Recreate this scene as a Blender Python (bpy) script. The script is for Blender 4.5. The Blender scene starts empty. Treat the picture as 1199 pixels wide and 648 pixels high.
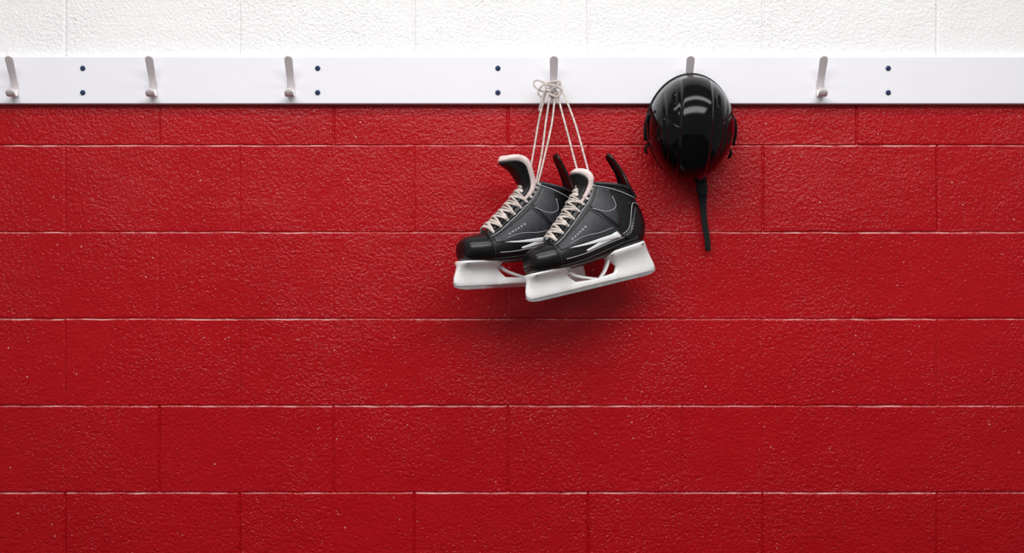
import bpy, math, random
import numpy as np
from mathutils import Vector, Matrix
random.seed(4); np.random.seed(4)
scene=bpy.context.scene
try:
    scene.view_settings.view_transform='Standard'
    scene.view_settings.look='None'
except Exception: pass
D=3.5; K=0.002; CZ=1.3
def P(px,py,d=0.0):
    f=(D-d)/D
    return Vector(((px-599.5)*K*f, -d, CZ+(324-py)*K*f))

# ------------------------------------------------------------ materials
def mat(name,col,rough=.5,metal=0,spec=.5,coat=0,coat_r=.05,bump=None,var=None,weave=None):
    m=bpy.data.materials.new(name); m.use_nodes=True
    nt=m.node_tree; b=nt.nodes['Principled BSDF']
    b.inputs['Base Color'].default_value=(*col,1)
    b.inputs['Roughness'].default_value=rough
    b.inputs['Metallic'].default_value=metal
    b.inputs['Specular IOR Level'].default_value=spec
    b.inputs['Coat Weight'].default_value=coat
    b.inputs['Coat Roughness'].default_value=coat_r
    tc=nt.nodes.new('ShaderNodeTexCoord')
    if bump:
        n=nt.nodes.new('ShaderNodeTexNoise'); n.inputs['Scale'].default_value=bump[0]; n.inputs['Detail'].default_value=4
        bp=nt.nodes.new('ShaderNodeBump'); bp.inputs['Distance'].default_value=bump[1]; bp.inputs['Strength'].default_value=bump[2] if len(bump)>2 else 1
        nt.links.new(tc.outputs['Object'],n.inputs['Vector']); nt.links.new(n.outputs['Fac'],bp.inputs['Height'])
        nt.links.new(bp.outputs['Normal'],b.inputs['Normal'])
    if var:
        n=nt.nodes.new('ShaderNodeTexNoise'); n.inputs['Scale'].default_value=var[0]; n.inputs['Detail'].default_value=3
        r=nt.nodes.new('ShaderNodeValToRGB')
        r.color_ramp.elements[0].position=.35; r.color_ramp.elements[1].position=.65
        r.color_ramp.elements[0].color=(*[c*(1-var[1]) for c in col],1)
        r.color_ramp.elements[1].color=(*[min(1,c*(1+var[1])) for c in col],1)
        nt.links.new(tc.outputs['Object'],n.inputs['Vector']); nt.links.new(n.outputs['Fac'],r.inputs['Fac'])
        nt.links.new(r.outputs['Color'],b.inputs['Base Color'])
    if weave:
        n=nt.nodes.new('ShaderNodeTexVoronoi'); n.inputs['Scale'].default_value=weave
        r=nt.nodes.new('ShaderNodeValToRGB')
        r.color_ramp.elements[0].position=.15; r.color_ramp.elements[1].position=.6
        r.color_ramp.elements[0].color=(*[c*.35 for c in col],1)
        r.color_ramp.elements[1].color=(*[c*1.7 for c in col],1)
        nt.links.new(tc.outputs['Object'],n.inputs['Vector']); nt.links.new(n.outputs['Distance'],r.inputs['Fac'])
        nt.links.new(r.outputs['Color'],b.inputs['Base Color'])
    return m

M_rail=mat('white_rail_paint',(.83,.83,.88),.35,bump=(25,.0006),var=(3,.02))
M_hook=mat('hook_enamel',(.74,.69,.71),.28,coat=.3)  # grey-pink tint: red reflections put into the base colour
M_screw=mat('navy_screw',(.003,.02,.09),.35)
M_helm=mat('gloss_black_shell',(.0015,.0015,.002),.12,spec=.25,bump=(14,.0003))
M_blackm=mat('matte_black',(.005,.005,.006),.6,spec=.3,bump=(900,.0004))
M_foam=mat('dark_foam',(.02,.02,.022),.9,spec=.2)
M_web=mat('black_webbing',(.004,.004,.005),.7,spec=.3,bump=(700,.0006))
M_boot=mat('boot_black_composite',(.005,.005,.006),.38,spec=.4,bump=(420,.0005))
M_toe=mat('toe_cap_black',(.0035,.0035,.004),.30,spec=.4)
M_panel=mat('boot_charcoal_panel',(.016,.018,.022),.42,spec=.4,bump=(600,.0003),weave=330)
M_grey=mat('boot_grey_trim',(.30,.31,.33),.45,bump=(600,.0003))
M_silver=mat('silver_print',(.70,.71,.72),.35)
M_felt=mat('white_felt',(.78,.64,.62),.95,bump=(500,.0012),var=(60,.08))
M_lace=mat('waxed_lace',(.60,.53,.49),.75,bump=(900,.0010),var=(120,.25))
M_hold=mat('white_holder_plastic',(.86,.86,.86),.28,coat=.2,var=(18,.05))
M_steel=mat('skate_steel',(.75,.75,.77),.22,metal=1,var=(40,.1))
M_metal=mat('eyelet_metal',(.35,.35,.37),.3,metal=1)

def wall_mat():
    m=bpy.data.materials.new('painted_block'); m.use_nodes=True
    nt=m.node_tree; L=nt.links; b=nt.nodes['Principled BSDF']
    N=nt.nodes.new
    def math_(op,a,b_=None):
        n=N('ShaderNodeMath'); n.operation=op
        for i,v in enumerate((a,b_)):
            if v is None: continue
            if isinstance(v,(int,float)): n.inputs[i].default_value=v
            else: L.new(v,n.inputs[i])
        return n.outputs[0]
    def rng(v,lo,hi,a=0,b_=1):
        n=N('ShaderNodeMapRange'); n.inputs['From Min'].default_value=lo; n.inputs['From Max'].default_value=hi
        n.inputs['To Min'].default_value=a; n.inputs['To Max'].default_value=b_; n.interpolation_type='SMOOTHSTEP'
        L.new(v,n.inputs['Value']); return n.outputs['Result']
    tc=N('ShaderNodeTexCoord'); OC=tc.outputs['Object']
    def noise(sc,det=3,ro=.5):
        n=N('ShaderNodeTexNoise'); n.inputs['Scale'].default_value=sc; n.inputs['Detail'].default_value=det; n.inputs['Roughness'].default_value=ro
        L.new(OC,n.inputs['Vector']); return n.outputs['Fac']
    sep=N('ShaderNodeSeparateXYZ'); L.new(OC,sep.inputs[0])
    white=math_('GREATER_THAN',sep.outputs['Z'],P(0,95).z)
    rr=N('ShaderNodeValToRGB')
    rr.color_ramp.elements[0].position=.3; rr.color_ramp.elements[1].position=.7
    rr.color_ramp.elements[0].color=(.355,.0005,.004,1); rr.color_ramp.elements[1].color=(.43,.0008,.006,1)
    mixv=math_('ADD',math_('MULTIPLY',noise(2.2,6),.6),math_('MULTIPLY',noise(70,3),.4))
    L.new(mixv,rr.inputs['Fac'])
    mx=N('ShaderNodeMix'); mx.data_type='RGBA'
    L.new(white,mx.inputs['Factor']); L.new(rr.outputs['Color'],mx.inputs[6]); mx.inputs[7].default_value=(.86,.86,.865,1)
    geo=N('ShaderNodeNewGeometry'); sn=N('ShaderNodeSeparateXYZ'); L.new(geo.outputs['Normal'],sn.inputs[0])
    ledge_highlight=math_('MULTIPLY',rng(sn.outputs['Z'],.40,.62),rng(noise(22,6),.40,.64,.15,1))  # overhead-light highlight on upward joint ledges, painted into the base colour
    ledge_highlight=math_('MULTIPLY',ledge_highlight,.72)
    # sparse pale flecks
    vo=N('ShaderNodeTexVoronoi'); vo.inputs['Scale'].default_value=42; L.new(OC,vo.inputs['Vector'])
    fl=math_('MULTIPLY',rng(vo.outputs['Distance'],.05,.10,1,0),rng(noise(9,2),.54,.60))
    fac=math_('MAXIMUM',ledge_highlight,math_('MULTIPLY',fl,.6))
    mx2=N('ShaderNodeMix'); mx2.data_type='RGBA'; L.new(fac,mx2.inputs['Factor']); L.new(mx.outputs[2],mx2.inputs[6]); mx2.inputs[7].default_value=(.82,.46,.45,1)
    # above the paint line the base stays plain white, no painted ledge highlight
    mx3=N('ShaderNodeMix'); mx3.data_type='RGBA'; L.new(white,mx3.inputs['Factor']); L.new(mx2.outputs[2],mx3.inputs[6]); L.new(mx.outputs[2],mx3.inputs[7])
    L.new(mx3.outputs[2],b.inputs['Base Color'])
    b.inputs['Roughness'].default_value=.24
    b.inputs['Specular IOR Level'].default_value=.30
    h=math_('ADD',noise(125,2.5),math_('MULTIPLY',noise(300,2),.4))
    v2=N('ShaderNodeTexVoronoi'); v2.inputs['Scale'].default_value=130; L.new(OC,v2.inputs['Vector'])
    h=math_('ADD',h,math_('MULTIPLY',rng(v2.outputs['Distance'],.05,.40),.30))
    # texture strength drifts from block face to block face
    h=math_('MULTIPLY',h,rng(noise(3.5,2),.35,.65,.65,1.15))
    bp=N('ShaderNodeBump'); bp.inputs['Distance'].default_value=.0029; bp.inputs['Strength'].default_value=.85
    L.new(h,bp.inputs['Height']); L.new(bp.outputs['Normal'],b.inputs['Normal'])
    return m
M_wall=wall_mat()

# ------------------------------------------------------------ mesh helpers
def mk(name,verts,faces,material,parent=None,smooth=True):
    me=bpy.data.meshes.new(name)
    me.from_pydata([tuple(v) for v in verts],[],faces); me.update()
    import bmesh
    bm=bmesh.new(); bm.from_mesh(me); bmesh.ops.recalc_face_normals(bm,faces=bm.faces); bm.to_mesh(me); bm.free()
    if smooth: me.polygons.foreach_set('use_smooth',[True]*len(me.polygons))
    me.materials.append(material)
    ob=bpy.data.objects.new(name,me); scene.collection.objects.link(ob)
    if parent: ob.parent=parent
    return ob
def empty(name,M=None):
    e=bpy.data.objects.new(name,None); e.empty_display_size=.05; scene.collection.objects.link(e)
    if M is not None: e.matrix_world=M
    return e
def loft(rings,closed=True,cap0=True,cap1=True):
    n=len(rings[0]); V=[]; F=[]
    for r in rings: V+=list(r)
    for i in range(len(rings)-1):
        for j in range(n if closed else n-1):
            a=i*n+j; b=i*n+(j+1)%n
            F.append((a,b,b+n,a+n))
    if cap0: F.append(tuple(range(n))[::-1])
    if cap1: F.append(tuple(range((len(rings)-1)*n,len(rings)*n)))
    return V,F
def join(parts):
    V=[];F=[]
    for v,f in parts:
        o=len(V); V+=list(v); F+=[tuple(i+o for i in q) for q in f]
    return V,F
def catmull(pts,sub=8):
    pts=[np.array(p,float) for p in pts]
    q=[2*pts[0]-pts[1]]+pts+[2*pts[-1]-pts[-2]]
    out=[]
    for i in range(1,len(q)-2):
        for k in range(sub):
            t=k/sub
            out.append(.5*((2*q[i])+(-q[i-1]+q[i+1])*t+(2*q[i-1]-5*q[i]+4*q[i+1]-q[i+2])*t*t+(-q[i-1]+3*q[i]-3*q[i+1]+q[i+2])*t**3))
    out.append(pts[-1]); return out
def tube(pts,r,n=8,sub=6,flat=1.0,ref=(0,-1,0)):
    c=catmull(pts,sub) if sub else [np.array(p,float) for p in pts]
    rings=[]; prev=np.array(ref,float)
    for i,p in enumerate(c):
        T=c[min(i+1,len(c)-1)]-c[max(i-1,0)]
        T=T/(np.linalg.norm(T)+1e-12)
        N=prev-T*np.dot(prev,T)
        if np.linalg.norm(N)<1e-3: N=np.cross(T,[1,.3,.2])
        N/=np.linalg.norm(N); prev=N; B=np.cross(T,N)
        rings.append([p+B*math.cos(2*math.pi*k/n)*r+N*math.sin(2*math.pi*k/n)*r*flat for k in range(n)])
    return loft(rings)
def sweep(path,W,hw,th,sub=6,bend=0,n=24,roundtip=False,pw=.5,off=0):
    full=catmull([list(p)+[w,t] for p,w,t in zip(path,hw,th)],sub)
    W=np.array(W,float); rings=[]
    m=len(full)
    arc=[0]
    for i in range(1,m): arc.append(arc[-1]+np.linalg.norm(full[i][:3]-full[i-1][:3]))
    for i,f in enumerate(full):
        p=f[:3]; T=full[min(i+1,m-1)][:3]-full[max(i-1,0)][:3]; T/=np.linalg.norm(T)+1e-12
        N=np.cross(T,W); N/=np.linalg.norm(N); w=f[3]; t=f[4]
        if roundtip:
            R=w; rem=arc[-1]-arc[i]
            if rem<R: w=w*max(.12,math.sqrt(max(0,1-(1-rem/R)**2)))
        ring=[]
        for k in range(n):
            a=2*math.pi*k/n
            cx=math.copysign(abs(math.cos(a))**pw,math.cos(a)); sy=math.copysign(abs(math.sin(a))**pw,math.sin(a))
            ring.append(p+W*cx*w+N*(sy*t-bend*(cx*w)**2+off))
        rings.append(ring)
    return loft(rings)
def box(x0,x1,y0,y1,z0,z1):
    V=[(x,y,z) for x in(x0,x1) for y in (y0,y1) for z in(z0,z1)]
    return V,[(0,1,3,2),(4,6,7,5),(0,4,5,1),(2,3,7,6),(0,2,6,4),(1,5,7,3)]
def bevel(ob,w,seg=3):
    m=ob.modifiers.new('bevel','BEVEL'); m.width=w; m.segments=seg; m.limit_method='ANGLE'

# ------------------------------------------------------------ wall (block relief)
def vnoise(x,z,sc,seed):
    rs=np.random.RandomState(seed); g=rs.rand(256,256)
    X=x*sc+1000; Z=z*sc+1000
    xi=np.floor(X).astype(int); zi=np.floor(Z).astype(int); fx=X-xi; fz=Z-zi
    fx=fx*fx*(3-2*fx); fz=fz*fz*(3-2*fz)
    a=g[xi%256,zi%256]; b=g[(xi+1)%256,zi%256]; c=g[xi%256,(zi+1)%256]; d=g[(xi+1)%256,(zi+1)%256]
    return (a*(1-fx)+b*fx)*(1-fz)+(c*(1-fx)+d*fx)*fz-.5
HX=2.6; ZT=3.0
pz=101.75*K; z170=P(0,170.0).z
zj=[z170+k*pz for k in range(-9,8)]
bx=204.3*K
xa=P(76,0).x; xb=P(186,0).x
dense=[-.010,-.008,-.0065,-.0055,-.0047,-.004,-.0033,-.0026,-.0019,-.0012,-.0006,0,.0006,.0012,.0018,.0025,.0033,.0045,.006,.008]
def lines(js,lo,hi,step):
    s=set()
    for j in js:
        for d_ in dense: s.add(round(j+d_,5))
    a=sorted(v for v in s if lo<v<hi); a=[lo]+a+[hi]; out=[]
    for i in range(len(a)-1):
        n=max(1,int(math.ceil((a[i+1]-a[i])/step)))
        out+= [a[i]+(a[i+1]-a[i])*k/n for k in range(n)]
    return np.array(out+[hi])
xs=lines([xa+k*bx for k in range(-8,12)]+[xb+k*bx for k in range(-8,12)],-HX,HX,.009)
zs=lines(zj,0,ZT,.009)
X,Z=np.meshgrid(xs,zs)
def ss(e): e=np.clip(e,0,1); return e*e*(3-2*e)
wob=vnoise(X,Z,25,1)*.0013+vnoise(X,Z,90,2)*.0014
kz=np.round((Z-z170)/pz); dz=Z-(z170+kz*pz)+wob
jd=.0027+vnoise(X,Z,6,3)*.0022+vnoise(X,Z,40,13)*.0008
jh=np.where(dz>0, jd*(1-ss(dz/.0024)), jd*(1-np.clip(-dz/.0036,0,1)))
row=np.floor((Z-z170)/pz).astype(int)
xo=np.where(row%2==0,xb,xa)
wob2=vnoise(X,Z,30,5)*.0016+vnoise(X,Z,120,6)*.0010
kx_=np.round((X-xo)/bx); dx=X-(xo+kx_*bx)+wob2
vdp=.0023+.0013*np.sin(kx_*12.9+row*7.3)+vnoise(X,Z,18,15)*.0008
jv=vdp*(1-ss((np.abs(dx)-.0003)/.0046))
blk=np.sin(np.floor((X-xo)/bx)*78.2+row*37.7)*.0005
Y=np.maximum(jh,jv)+vnoise(X,Z,14,7)*.0008+vnoise(X,Z,60,8)*.0009+blk*ss(np.minimum(np.abs(dx),np.abs(dz))/.006)
nx=len(xs); nz=len(zs)
co=np.stack([X,Y,Z],-1).reshape(-1,3).astype(np.float32)
I=(np.arange(nz-1)[:,None]*nx+np.arange(nx-1)[None,:]).reshape(-1)
Q=np.stack([I,I+1,I+1+nx,I+nx],-1).astype(np.int32)
me=bpy.data.meshes.new('wall_back')
me.vertices.add(len(co)); me.vertices.foreach_set('co',co.ravel())
me.loops.add(Q.size); me.loops.foreach_set('vertex_index',Q.ravel())
me.polygons.add(len(Q)); me.polygons.foreach_set('loop_start',np.arange(len(Q),dtype=np.int32)*4)
me.update(calc_edges=True); me.validate()
me.polygons.foreach_set('use_smooth',np.ones(len(me.polygons),dtype=bool))
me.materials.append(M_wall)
wall=bpy.data.objects.new('wall_back',me); scene.collection.objects.link(wall)

M_floor=mat('rubber_floor',(.05,.05,.052),.8,bump=(200,.002),var=(80,.4))
M_ceil=mat('ceiling_paint',(.75,.75,.75),.9)
mk('floor',*box(-HX,HX,-5.2,.1,-.1,0),M_floor,smooth=False)
mk('ceiling',*box(-HX,HX,-5.2,.1,ZT,ZT+.1),M_ceil,smooth=False)

# ------------------------------------------------------------ rail
RT=.019
rail=empty('coat_hook_rail')
zt=P(0,66,RT).z; zb=P(0,121.5,RT).z
o=mk('board',*box(-2.5,2.5,-RT,.004,zb,zt),M_rail,rail,False); bevel(o,.0025)
for i,px in enumerate((97,372,583,1040)):
    for j,py in enumerate((80,108.5)):
        c=P(px,py,RT); n=20; rings=[]
        for r,h in ((.0062,-.0005),(.0062,.0012),(.0052,.0026),(.003,.0034),(.0022,.0034),(.0018,.0018)):
            rings.append([(c.x+r*math.cos(2*math.pi*k/n),-RT-h,c.z+r*math.sin(2*math.pi*k/n)) for k in range(n)])
        mk('screw',*loft(rings),M_screw,rail)

# ------------------------------------------------------------ hooks
def hook(px):
    e=empty('coat_hook',Matrix.Translation(P(px,100,RT+.0004)))
    W=(1,0,0)
    base=sweep([(0,-.0014,-.026),(0,-.0014,-.01),(0,-.0014,.006),(0,-.0014,.016)],W,[.0085]*4,[.0014]*4,roundtip=True)
    up=sweep([(0,-.002,-.012),(0,-.005,-.002),(0,-.015,.016),(0,-.030,.036),(0,-.043,.053),(0,-.050,.062)],W,[.007,.0078,.0085,.0092,.0096,.0088],[.0018]*6,roundtip=True)
    lo=sweep([(0,-.002,-.010),(0,-.006,-.020),(0,-.016,-.027),(0,-.030,-.027),(0,-.039,-.020),(0,-.042,-.012)],W,[.0075,.0085,.0095,.0105,.0105,.009],[.0018]*6,roundtip=True)
    mk('hook_body',*join([base,up,lo]),M_hook,e)
    return e
for px in (18,180,341,648,806,960): hook(px)

# ------------------------------------------------------------ skate
RA=[(8.6,43.6),(11,52.5),(17,57.5),(27,60),(37,62),(47,68),(56,76),(64,83),(72,91),(79,99),(85,105),(90,110),(94,114),(98,117),(102,119)]
RB=[(8.6,42.8),(11,34),(16,31),(28,30),(42,29),(58,28.5),(75,29),(92,31),(110,33.5),(130,36),(148,38),(157,52),(158.5,66),(156,82),(150,102)]
RW=[1.0,14,21,24.5,26,25.5,24,22,21,20,19,18,18,18.5,20]
RR=np.array([list(a)+list(b)+[w] for a,b,w in zip(RA,RB,RW)],float)
def ring(r):
    r=min(max(r,0),14); i=min(int(r),13); t=r-i
    q=lambda k: RR[min(max(k,0),14)]
    p0,p1,p2,p3=q(i-1),q(i),q(i+1),q(i+2)
    return .5*((2*p1)+(-p0+p2)*t+(2*p0-5*p1+4*p2-p3)*t*t+(-p0+3*p1-3*p2+p3)*t**3)
def S0(r,t):
    R=ring(r); A=R[:2]; B=R[2:4]; w=R[4]; c=(A+B)/2; e=(A-B)/2
    ct=math.cos(t); st=math.sin(t)
    cx=math.copysign(abs(ct)**.85,ct); sy=math.copysign(abs(st)**.72,st)
    nar=.12+.02*r
    y=w*sy*(1-nar*max(ct,0)**1.3)
    if r>8: y*=1-.05*(r-8)*max(-ct,0)*.8
    p=c+e*cx
    return np.array([p[0],-y,p[1]]),np.array([c[0],0,c[1]])
def S(r,t,off=0):
    p,c=S0(r,t)
    if off==0: return p
    if r<.06: return p+np.array([-off,0,0])
    a=S0(min(r+.05,14),t)[0]-S0(max(r-.05,0),t)[0]; b=S0(r,t+.02)[0]-S0(r,t-.02)[0]
    n=np.cross(a,b); l=np.linalg.norm(n)
    if l<1e-9: return p
    n/=l
    if np.dot(n,p-c)<0: n=-n
    return p+n*off
def patch(r0,r1,ta,tb,off,nr=20,nt=12):
    V=[];F=[]
    fa=ta if callable(ta) else (lambda r:ta); fb=tb if callable(tb) else (lambda r:tb)
    for i in range(nr+3):
        ii=min(max(i-1,0),nr); r=r0+(r1-r0)*ii/nr
        for j in range(nt+3):
            jj=min(max(j-1,0),nt); t=fa(r)+(fb(r)-fa(r))*jj/nt
            edge=(i in (0,nr+2)) or (j in (0,nt+2))
            V.append(S(r,t,-.4 if edge else off))
    m=nt+3
    for i in range(nr+2):
        for j in range(nt+2): a=i*m+j; F.append((a,a+1,a+1+m,a+m))
    return V,F
def line(pts,off=1.2,rad=.6,flat=.5):
    q=catmull(pts,5)
    return tube([S(a,b,off) for a,b in q],rad,6,0,flat)
def stitch(pts,off=1.6,rad=.38,n=24):
    q=catmull(pts,n); out=[]
    for i in range(0,len(q)-2,4):
        out.append(tube([S(*q[i],off),S(*q[i+1],off+.15),S(*q[i+2],off)],rad,5,0))
    return join(out)

def skate(M,kx,s,tongue,tendon):
    e=empty('ice_hockey_skate',M)
    piv=np.array([80*kx,0,60])
    def T(vf):
        v,f=vf
        return [((a[0]*kx-piv[0])*s,a[1]*s,(a[2]-piv[2])*s) for a in v],f
    def add(n,vf,m,sm=True): return mk(n,*T(vf),m,e,sm)
    N=40
    rings=[[S(r,2*math.pi*k/N) for k in range(N)] for r in np.linspace(0,14,90)]
    def inner(r,f):
        c=S0(r,0)[1]
        return [c+(S(r,2*math.pi*k/N)-c)*f for k in range(N)]
    add('boot_shell',loft(rings,cap1=False),M_boot)
    add('boot_lining',loft([inner(14,1.0),inner(14,.93),inner(13.6,.86),inner(12.5,.8),inner(11,.72),inner(9.5,.6)],cap0=False),M_foam)
    add('collar_padding',tube([S(14,2*math.pi*k/24) for k in range(25)],2.0,8,3),M_panel)
    add('toe_cap',loft([[S(r,2*math.pi*k/N,o_) for k in range(N)] for r,o_ in [(q,.9) for q in np.linspace(0.03,3.7,26)]+[(3.75,.5),(3.76,-.4)]]),M_toe)
    add('outsole',join([patch(.5,10.2,2.35,2*math.pi-2.35,1.6,40,16)]),M_toe)
    for sg in (1,-1):
        add('eyestay',patch(3.9,13.9,lambda r:sg*.30,lambda r:sg*(.78-.012*r),1.3,30,6),M_toe)
        add('quarter_panel',patch(4.2,9.3,lambda r:sg*(1.0-.01*r),lambda r:sg*(1.35+.13*(r-4)),.8,24,8),M_panel)
        add('ankle_panel',patch(9.6,13.2,lambda r:sg*.85,lambda r:sg*(1.75-.12*(r-9.6)),1.0,20,8),M_panel)
        add('heel_counter',patch(9.2,12.6,lambda r:sg*(2.05-.05*(r-9.2)),sg*math.pi,.9,20,10),M_toe)
        add('piping',join([
            line([(4.0,sg*.88),(7,sg*.80),(10,sg*.76),(13.6,sg*.72)],1.2,.6),
            line([(9.3,sg*2.0),(10.4,sg*1.93),(11.6,sg*1.92),(12.7,sg*2.1),(12.9,sg*2.6),(12.9,sg*3.1)],1.2,.5),
            line([(4.3,sg*1.9),(6,sg*2.02),(8,sg*2.1),(9.2,sg*2.15)],1.2,.45),
            line([(13.3,sg*.6),(13.4,sg*1.2),(13.3,sg*2.0),(13.3,sg*2.8)],1.0,.55),
            line([(9.5,sg*1.0),(10.2,sg*1.35),(11.2,sg*1.5),(12.4,sg*1.4)],1.5,.5),
            line([(5.2,sg*1.36),(6.6,sg*1.45),(8.0,sg*1.62),(9.1,sg*1.7)],1.5,.4)]),M_grey)
        add('stitching',join([stitch([(4.2,sg*.37),(8,sg*.36),(13.6,sg*.34)],1.5,n=40),
            stitch([(9.4,sg*2.12),(10.4,sg*2.04),(11.6,sg*2.04),(12.4,sg*2.2)],1.2,n=20),
            stitch([(9.8,sg*.92),(11,sg*.92),(13.0,sg*.92)],1.3,n=24)]),M_grey)
        add('logo_stripe',join([
            patch(4.9,9.0,lambda r:sg*(1.50+.10*(r-5)),lambda r:sg*(1.51+.150*(r-5)),1.4,16,3),
            patch(6.2,9.1,lambda r:sg*(1.93-.02*(r-5)),lambda r:sg*(1.98+.035*(r-6)),1.2,14,3)]),M_silver)
        letters=[patch(a,a+.2,sg*1.22,sg*1.29,1.2,2,2) for a in np.arange(5.6,7.6,.36)]
        add('lettering',join(letters),M_grey)
    add('toe_seam',join([line([(3.85,-2.3),(3.9,-1.2),(3.9,0),(3.9,1.2),(3.85,2.3)],.8,.7)]),M_panel)
    ey=[];lc=[]
    rows=list(np.linspace(4.5,13.3,10))
    for r in rows:
        for sg in (1,-1):
            c=S(r,sg*.64,1.5)
            a=S(r+.16,sg*.64,1.6)-c; b=S(r,sg*(.64+.06),1.6)-c
            a/=np.linalg.norm(a); b/=np.linalg.norm(b)
            ey.append(tube([c+1.7*(a*math.cos(k*math.pi/6)+b*math.sin(k*math.pi/6)) for k in range(13)],.55,6,0))
    for i,r in enumerate(rows):
        L_=S(r,.60,2.2); R_=S(r,-.60,2.2); mid=S(r,0,6.2)
        lc.append(tube([S(r,.68,1.0),L_+0,S(r,.3,4.6),mid,S(r,-.3,4.6),R_,S(r,-.68,1.0)],1.75,8,5,.6,ref=S(r,0,8)-mid))
        if i<len(rows)-1:
            r2=rows[i+1]
            for sg in (1,-1):
                lc.append(tube([S(r,sg*.60,1.0),S(r+(r2-r)*.2,sg*.36,4.2),S((r+r2)/2,0,6.6 if sg>0 else 7.6),S(r+(r2-r)*.8,-sg*.36,4.2),S(r2,-sg*.60,1.0)],1.4,8,5,.6,ref=S(r,0,8)-mid))
    add('eyelets',join(ey),M_metal); add('lacing',join(lc),M_lace)
    tp=[(44,0,62),(55,0,75),(68,0,90),(80,0,103)]+tongue
    hw=[8,9,10,11]+[14,18,21.5,22,21][:len(tongue)]
    add('tongue_outer',sweep(tp,(0,1,0),hw,[1.6]*len(tp),bend=.022,roundtip=True,n=32),M_boot)
    hw2=[h+.8 for h in hw]; hw2[:4]=[7,8,9,10]
    tp2=list(tp); a=np.array(tp[-1],float); b=np.array(tp[-2],float); d_=(a-b)/np.linalg.norm(a-b); tp2[-1]=tuple(a+d_*2.6)
    add('tongue_felt',sweep(tp2,(0,1,0),hw2,[1.2,1.4,1.6,1.8]+[3.4]*len(tongue),bend=.022,roundtip=True,n=32,off=-4.6),M_felt)
    add('tendon_guard',sweep(tendon,(0,1,0),[13,12,9,7.5,7],[2.2,2.2,2,1.9,1.8],bend=-.02,roundtip=True),M_toe)
    add('tendon_trim',sweep([tendon[1],tendon[2],tendon[3]],(0,1,0),[6,5,4],[.8]*3,bend=-.02,off=-2.2),M_panel)
    def hring(u0,u1,w,v,sl=0,n=36,pw=.6):
        out=[]
        for k in range(n):
            a=2*math.pi*k/n
            cx=math.copysign(abs(math.cos(a))**pw,math.cos(a)); sy=math.copysign(abs(math.sin(a))**pw,math.sin(a))
            u=(u0+u1)/2+(u1-u0)/2*cx
            out.append(np.array([u,sy*w,v+sl*(u-(u0+u1)/2)]))
        return out
    fr=[hring(4,60,2.6,2.6),hring(1,63,3.4,4),hring(-.5,66,3.8,8,-.01),hring(0,61,4.0,12,-.03),hring(2,56,4.8,17,-.05),hring(4,52,7,22,-.05),hring(5,54,12,26,-.03),hring(5,58,17,29,-.02),hring(6,60,18,31,-.02)]
    rr_=[hring(104,157,2.6,2.6),hring(100,160,3.4,4),hring(103,161,3.8,8,.02),hring(110,160,4.2,13,.03),hring(113,158,5,19,.05),hring(109,156,7.5,26,.07),hring(104,154,12,31,.08),hring(100,153,15,35,.09),hring(100,152,15,37.5,.09)]
    beam=sweep([(52,0,6.8),(66,0,6.6),(82,0,6.0),(98,0,6.4),(112,0,6.8)],(0,1,0),[3.6]*5,[4.6,4.0,3.4,3.8,4.6],pw=.6)
    br=[sweep([(54,0,24),(62,0,18),(74,0,13),(88,0,8)],(0,1,0),[4.5,3.6,3.2,3],[2.0,1.6,1.5,1.5]),
        sweep([(106,0,31),(104,0,24),(98,0,15),(90,0,8)],(0,1,0),[5,3.8,3.2,3],[2.0,1.7,1.5,1.5])]
    add('blade_holder',join([loft(fr),loft(rr_),beam]+br),M_hold)
    prof=[(3,3.6),(-.5,7),(-1.5,5),(1,1.8),(6,.2),(14,-.8),(80,-1.0),(148,-.8),(156,.4),(160.5,2.6),(161.5,6),(158,3.6)]
    n=len(prof); V=[np.array([u,-.8,v]) for u,v in prof]+[np.array([u,.8,v]) for u,v in prof]
    F=[tuple(range(n)),tuple(range(2*n-1,n-1,-1))]+[(i,(i+1)%n,(i+1)%n+n,i+n) for i in range(n)]
    add('steel_runner',(V,F),M_steel,False)
    rv=[]
    for u,v in ((12,31),(50,29),(106,34),(146,39)):
        for yy in (-14,14):
            rv.append(loft([[np.array([u+q*math.cos(2*math.pi*k/10),yy+q*math.sin(2*math.pi*k/10),v-1.5-h]) for k in range(10)] for q,h in ((2,0),(1.8,1),(1,1.5))]))
    add('rivets',join(rv),M_metal)
    def W(r,t,off):
        p=S(r,t,off); return M@Vector(((p[0]*kx-piv[0])*s,p[1]*s,(p[2]-piv[2])*s))
    return e,W
s=.00192
def SM(px,py,d,tilt,yaw,roll=0):
    return Matrix.Translation(P(px,py,d))@Matrix.Rotation(-math.radians(tilt),4,'Y')@Matrix.Rotation(math.radians(roll),4,'X')@Matrix.Rotation(math.radians(yaw),4,'Z')
e1,W1=skate(SM(680.5,278,.17,13,24),1.06,s,[(88,0,115),(89,0,122),(88,0,129),(86,0,134)],[(154,0,92),(149,0,108),(146,0,122),(141,0,135),(135,0,149)])
e2,W2=skate(SM(607,274,.12,3,27),1.06,.00196,[(86,0,114),(81,0,125),(73,0,135),(62,0,142)],[(154,0,92),(149,0,108),(144,0,122),(137,0,138),(131,0,152)])

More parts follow.
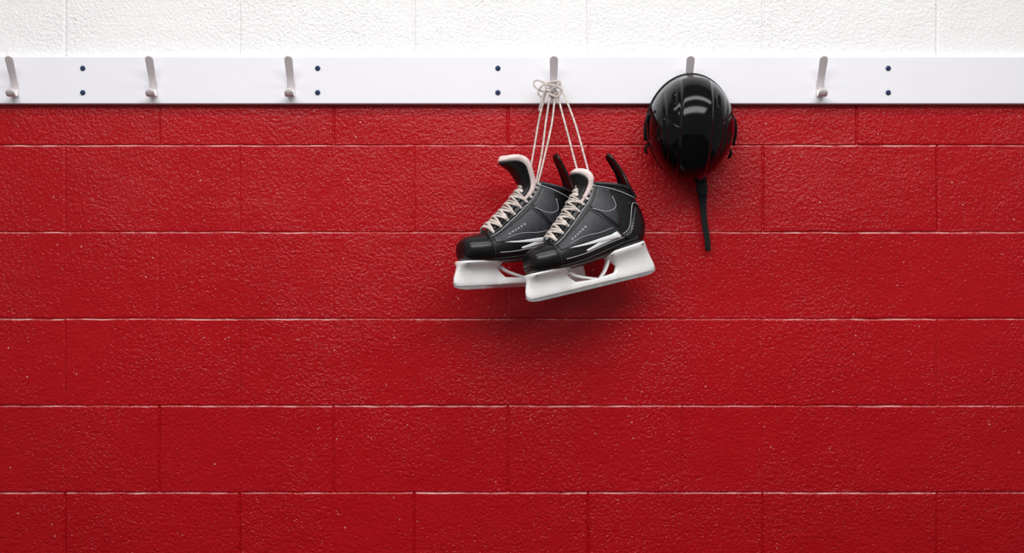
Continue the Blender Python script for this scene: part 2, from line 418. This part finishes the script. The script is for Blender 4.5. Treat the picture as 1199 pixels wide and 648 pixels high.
# ------------------------------------------------------------ hanging laces
lace=empty('skate_laces')
parts=[]
def wob_(p,q,m,bx=0,by=0):
    pts=[]
    for i in range(m+1):
        t=i/m; v=p.lerp(q,t); v=v+Vector((bx*math.sin(math.pi*t)+.0008*math.sin(9*t+bx*900),0,by*math.sin(math.pi*t))); pts.append(v)
    return pts
for (st,Wf,r,t,bx_) in ((P(639,108,.056),W2,13.2,-.5,-.004),(P(650,110,.060),W2,13.3,.55,.006),(P(653,108,.056),W1,13.2,-.5,-.003),(P(659,107,.060),W1,13.3,.55,.006),(P(644,108,.063),W2,12.8,.54,.002)):
    parts.append(tube(wob_(st,Wf(r,t,2.5),6,bx_),.0021,8,5,.6))
def pl(lst): return [P(*q) for q in lst]
parts+= [tube(pl([(648,104,.06),(638,97,.066),(628,94,.066),(625,99,.068),(632,106,.066),(646,107,.062)]),.0021,8,6,.7),
 tube(pl([(648,105,.066),(655,99,.070),(655,95,.070),(645,96,.072),(636,99,.072),(630,108,.068),(634,114,.066)]),.0021,8,6,.7),
 tube(pl([(640,110,.07),(632,104,.074),(638,99,.076),(650,101,.076),(658,106,.07),(652,113,.068),(642,110,.07)]),.0021,8,6,.7),
 tube(pl([(648,106,.07),(641,103,.076),(636,112,.07),(633,122,.066),(631,130,.06)]),.0019,8,6,.7),
 tube(pl([(641,97,.032),(648,96,.030),(656,98,.042),(656,106,.06),(648,111,.066),(640,107,.06),(639,99,.045),(641,97,.032)]),.0021,8,6,.7)]
mk('lace_strands',*join(parts),M_lace,lace)

# ------------------------------------------------------------ helmet (hangs by its loop, lower rim leaning on the wall)
hc=P(808,150,.066)
HM=Matrix.Translation(hc)@Matrix.Rotation(math.radians(3),4,'Y')@Matrix.Rotation(math.radians(13),4,'X')
helm=empty('hockey_helmet',HM)
a_,b_,c_=.0995,.1215,.135
def sst(x,e0,e1):
    t=min(max((x-e0)/(e1-e0),0),1); return t*t*(3-2*t)
def hs(th,ph,extra=0):
    sx=math.sin(th)*math.cos(ph); sz=math.sin(th)*math.sin(ph); cy=math.cos(th)
    x=a_*sx*(1-.16*max(-sz,0)**1.6-.03*max(sz,0)**2); z=b_*sz; y=-c_*(abs(cy)**.8)
    d_=0.0
    ax=abs(sx)
    d_+=.0038*(1-sst(ax,.30,.38))*sst(cy,.05,.25)
    d_-=.0016*math.exp(-((ax-.66-.1*sz)/.035)**2)*sst(cy,.12,.3)*sst(sz,-.6,-.4)
    arc=sz-(.10+.35*ax*ax)
    d_-=.0016*math.exp(-(arc/.014)**2)*sst(cy,.0,.15)*sst(ax,.34,.40)
    for (vx,vz,lx,lz) in ((.50,.62,.026,.08),(.80,-.05,.020,.09)):
        q=((ax-vx)/lx)**4+((sz-vz)/lz)**4
        d_-=.004*(1/(1+q**2))
    d_*= .35+.65*sst(cy,.0,.3)
    n=Vector((sx/a_,-cy/c_,sz/b_)).normalized()
    return Vector((x,y,z))+n*(d_+extra)
NP=220; NT=120
rings=[]
for i in range(NT+1):
    th=.004+(math.pi/2-.004)*i/NT
    rings.append([hs(th,2*math.pi*k/NP) for k in range(NP)])
last=rings[-1]
for dy,sc in ((.008,1.0),(.018,.995),(.024,.985),(.026,.965),(.024,.95)):
    rings.append([Vector((p.x*sc,p.y+dy,p.z*sc)) for p in last])
for i in range(0,20):
    th=math.pi/2*(1-i/20)
    rings.append([Vector((a_*.93*math.sin(th)*math.cos(2*math.pi*k/NP)*(1-.16*max(-math.sin(th)*math.sin(2*math.pi*k/NP),0)**1.6),-c_*.88*math.cos(th)+.01*(1-i/20),b_*.93*math.sin(th)*math.sin(2*math.pi*k/NP))) for k in range(NP)])
mk('shell',*loft(rings),M_helm,helm)
rim=[Vector((p.x*.992,p.y+.024,p.z*.992)) for p in last[::5]]; rim.append(rim[0])
mk('rim_edging',*tube(rim,.0035,8,2),M_blackm,helm)
for sg in (-1,1):
    mk('side_clip',*sweep([(sg*.098,-.012,.030),(sg*.1025,-.010,.012),(sg*.104,-.008,-.010),(sg*.101,-.004,-.035)],(0,1,0),[.009,.010,.010,.008],[.003]*4,roundtip=True),M_blackm,helm)
    mk('chin_snap',*sweep([(sg*.094,0,-.042),(sg*.099,.002,-.054),(sg*.094,.004,-.066)],(0,1,0),[.007,.008,.007],[.003]*3,roundtip=True),M_blackm,helm)
for ph,th in ((.35,1.25),(math.pi-.35,1.25)):
    p=hs(th,ph,.0005); q=hs(th,ph,.0025); n=(q-p).normalized(); u=n.orthogonal().normalized(); v=n.cross(u)
    mk('shell_screw',*loft([[p+n*h+(u*math.cos(k*math.pi/8)+v*math.sin(k*math.pi/8))*r for k in range(16)] for r,h in ((.0040,-.002),(.0040,.001),(.0025,.0016))]),M_blackm,helm)
inv=HM.inverted()
def hl(px,py,d): return inv@P(px,py,d)
mk('chin_strap',*sweep([hl(819,196,.030),hl(821,208,.030),hl(822,222,.028),hl(823,240,.024),(hl(825,262,.020)),hl(828,280,.018),hl(829,294,.016)],(1,0,0),[.012,.0125,.012,.0085,.0075,.007,.0065],[.0022]*7,bend=0),M_web,helm)
mk('strap_buckle',*sweep([hl(821,214,.033),hl(822,222,.032),hl(822.5,230,.029)],(1,0,0),[.0125,.013,.0115],[.0032]*3,roundtip=True),M_blackm,helm)
mk('hanging_loop',*tube([hl(799,92,.075),hl(799,98,.055),hl(806,103,.034),hl(813,98,.055),hl(813,92,.075)],.0028,8,6),M_web,helm)

# ------------------------------------------------------------ lights
M_lamp=bpy.data.materials.new('lamp_diffuser'); M_lamp.use_nodes=True
M_lamp.node_tree.nodes['Principled BSDF'].inputs['Base Color'].default_value=(.9,.9,.9,1)
def ceiling_lamp(x,y,sx,sy,power):
    e=empty('ceiling_light',Matrix.Translation((x,y,ZT-.03)))
    mk('housing',*box(-sx/2-.03,sx/2+.03,-sy/2-.03,sy/2+.03,-.03,.03),M_lamp,e,False)
    l=bpy.data.lights.new('tube_light','AREA'); l.shape='RECTANGLE'; l.size=sx; l.size_y=sy; l.energy=power; l.color=(1,.985,.97)
    o=bpy.data.objects.new('tube_light',l); scene.collection.objects.link(o); o.parent=e; o.location=(0,0,-.035)
ceiling_lamp(0,-2.4,3.6,1.1,122)
ceiling_lamp(.1,-.95,3.4,.25,26)
w=bpy.data.worlds.new('world'); scene.world=w; w.use_nodes=True
w.node_tree.nodes['Background'].inputs[0].default_value=(1,.98,.97,1); w.node_tree.nodes['Background'].inputs[1].default_value=.30

cam=bpy.data.cameras.new('camera'); cam.sensor_width=36; cam.lens=36*D/(1199*K); cam.sensor_fit='HORIZONTAL'
co_=bpy.data.objects.new('camera',cam); scene.collection.objects.link(co_)
co_.location=(0,-D,CZ); co_.rotation_euler=(math.pi/2,0,0); scene.camera=co_
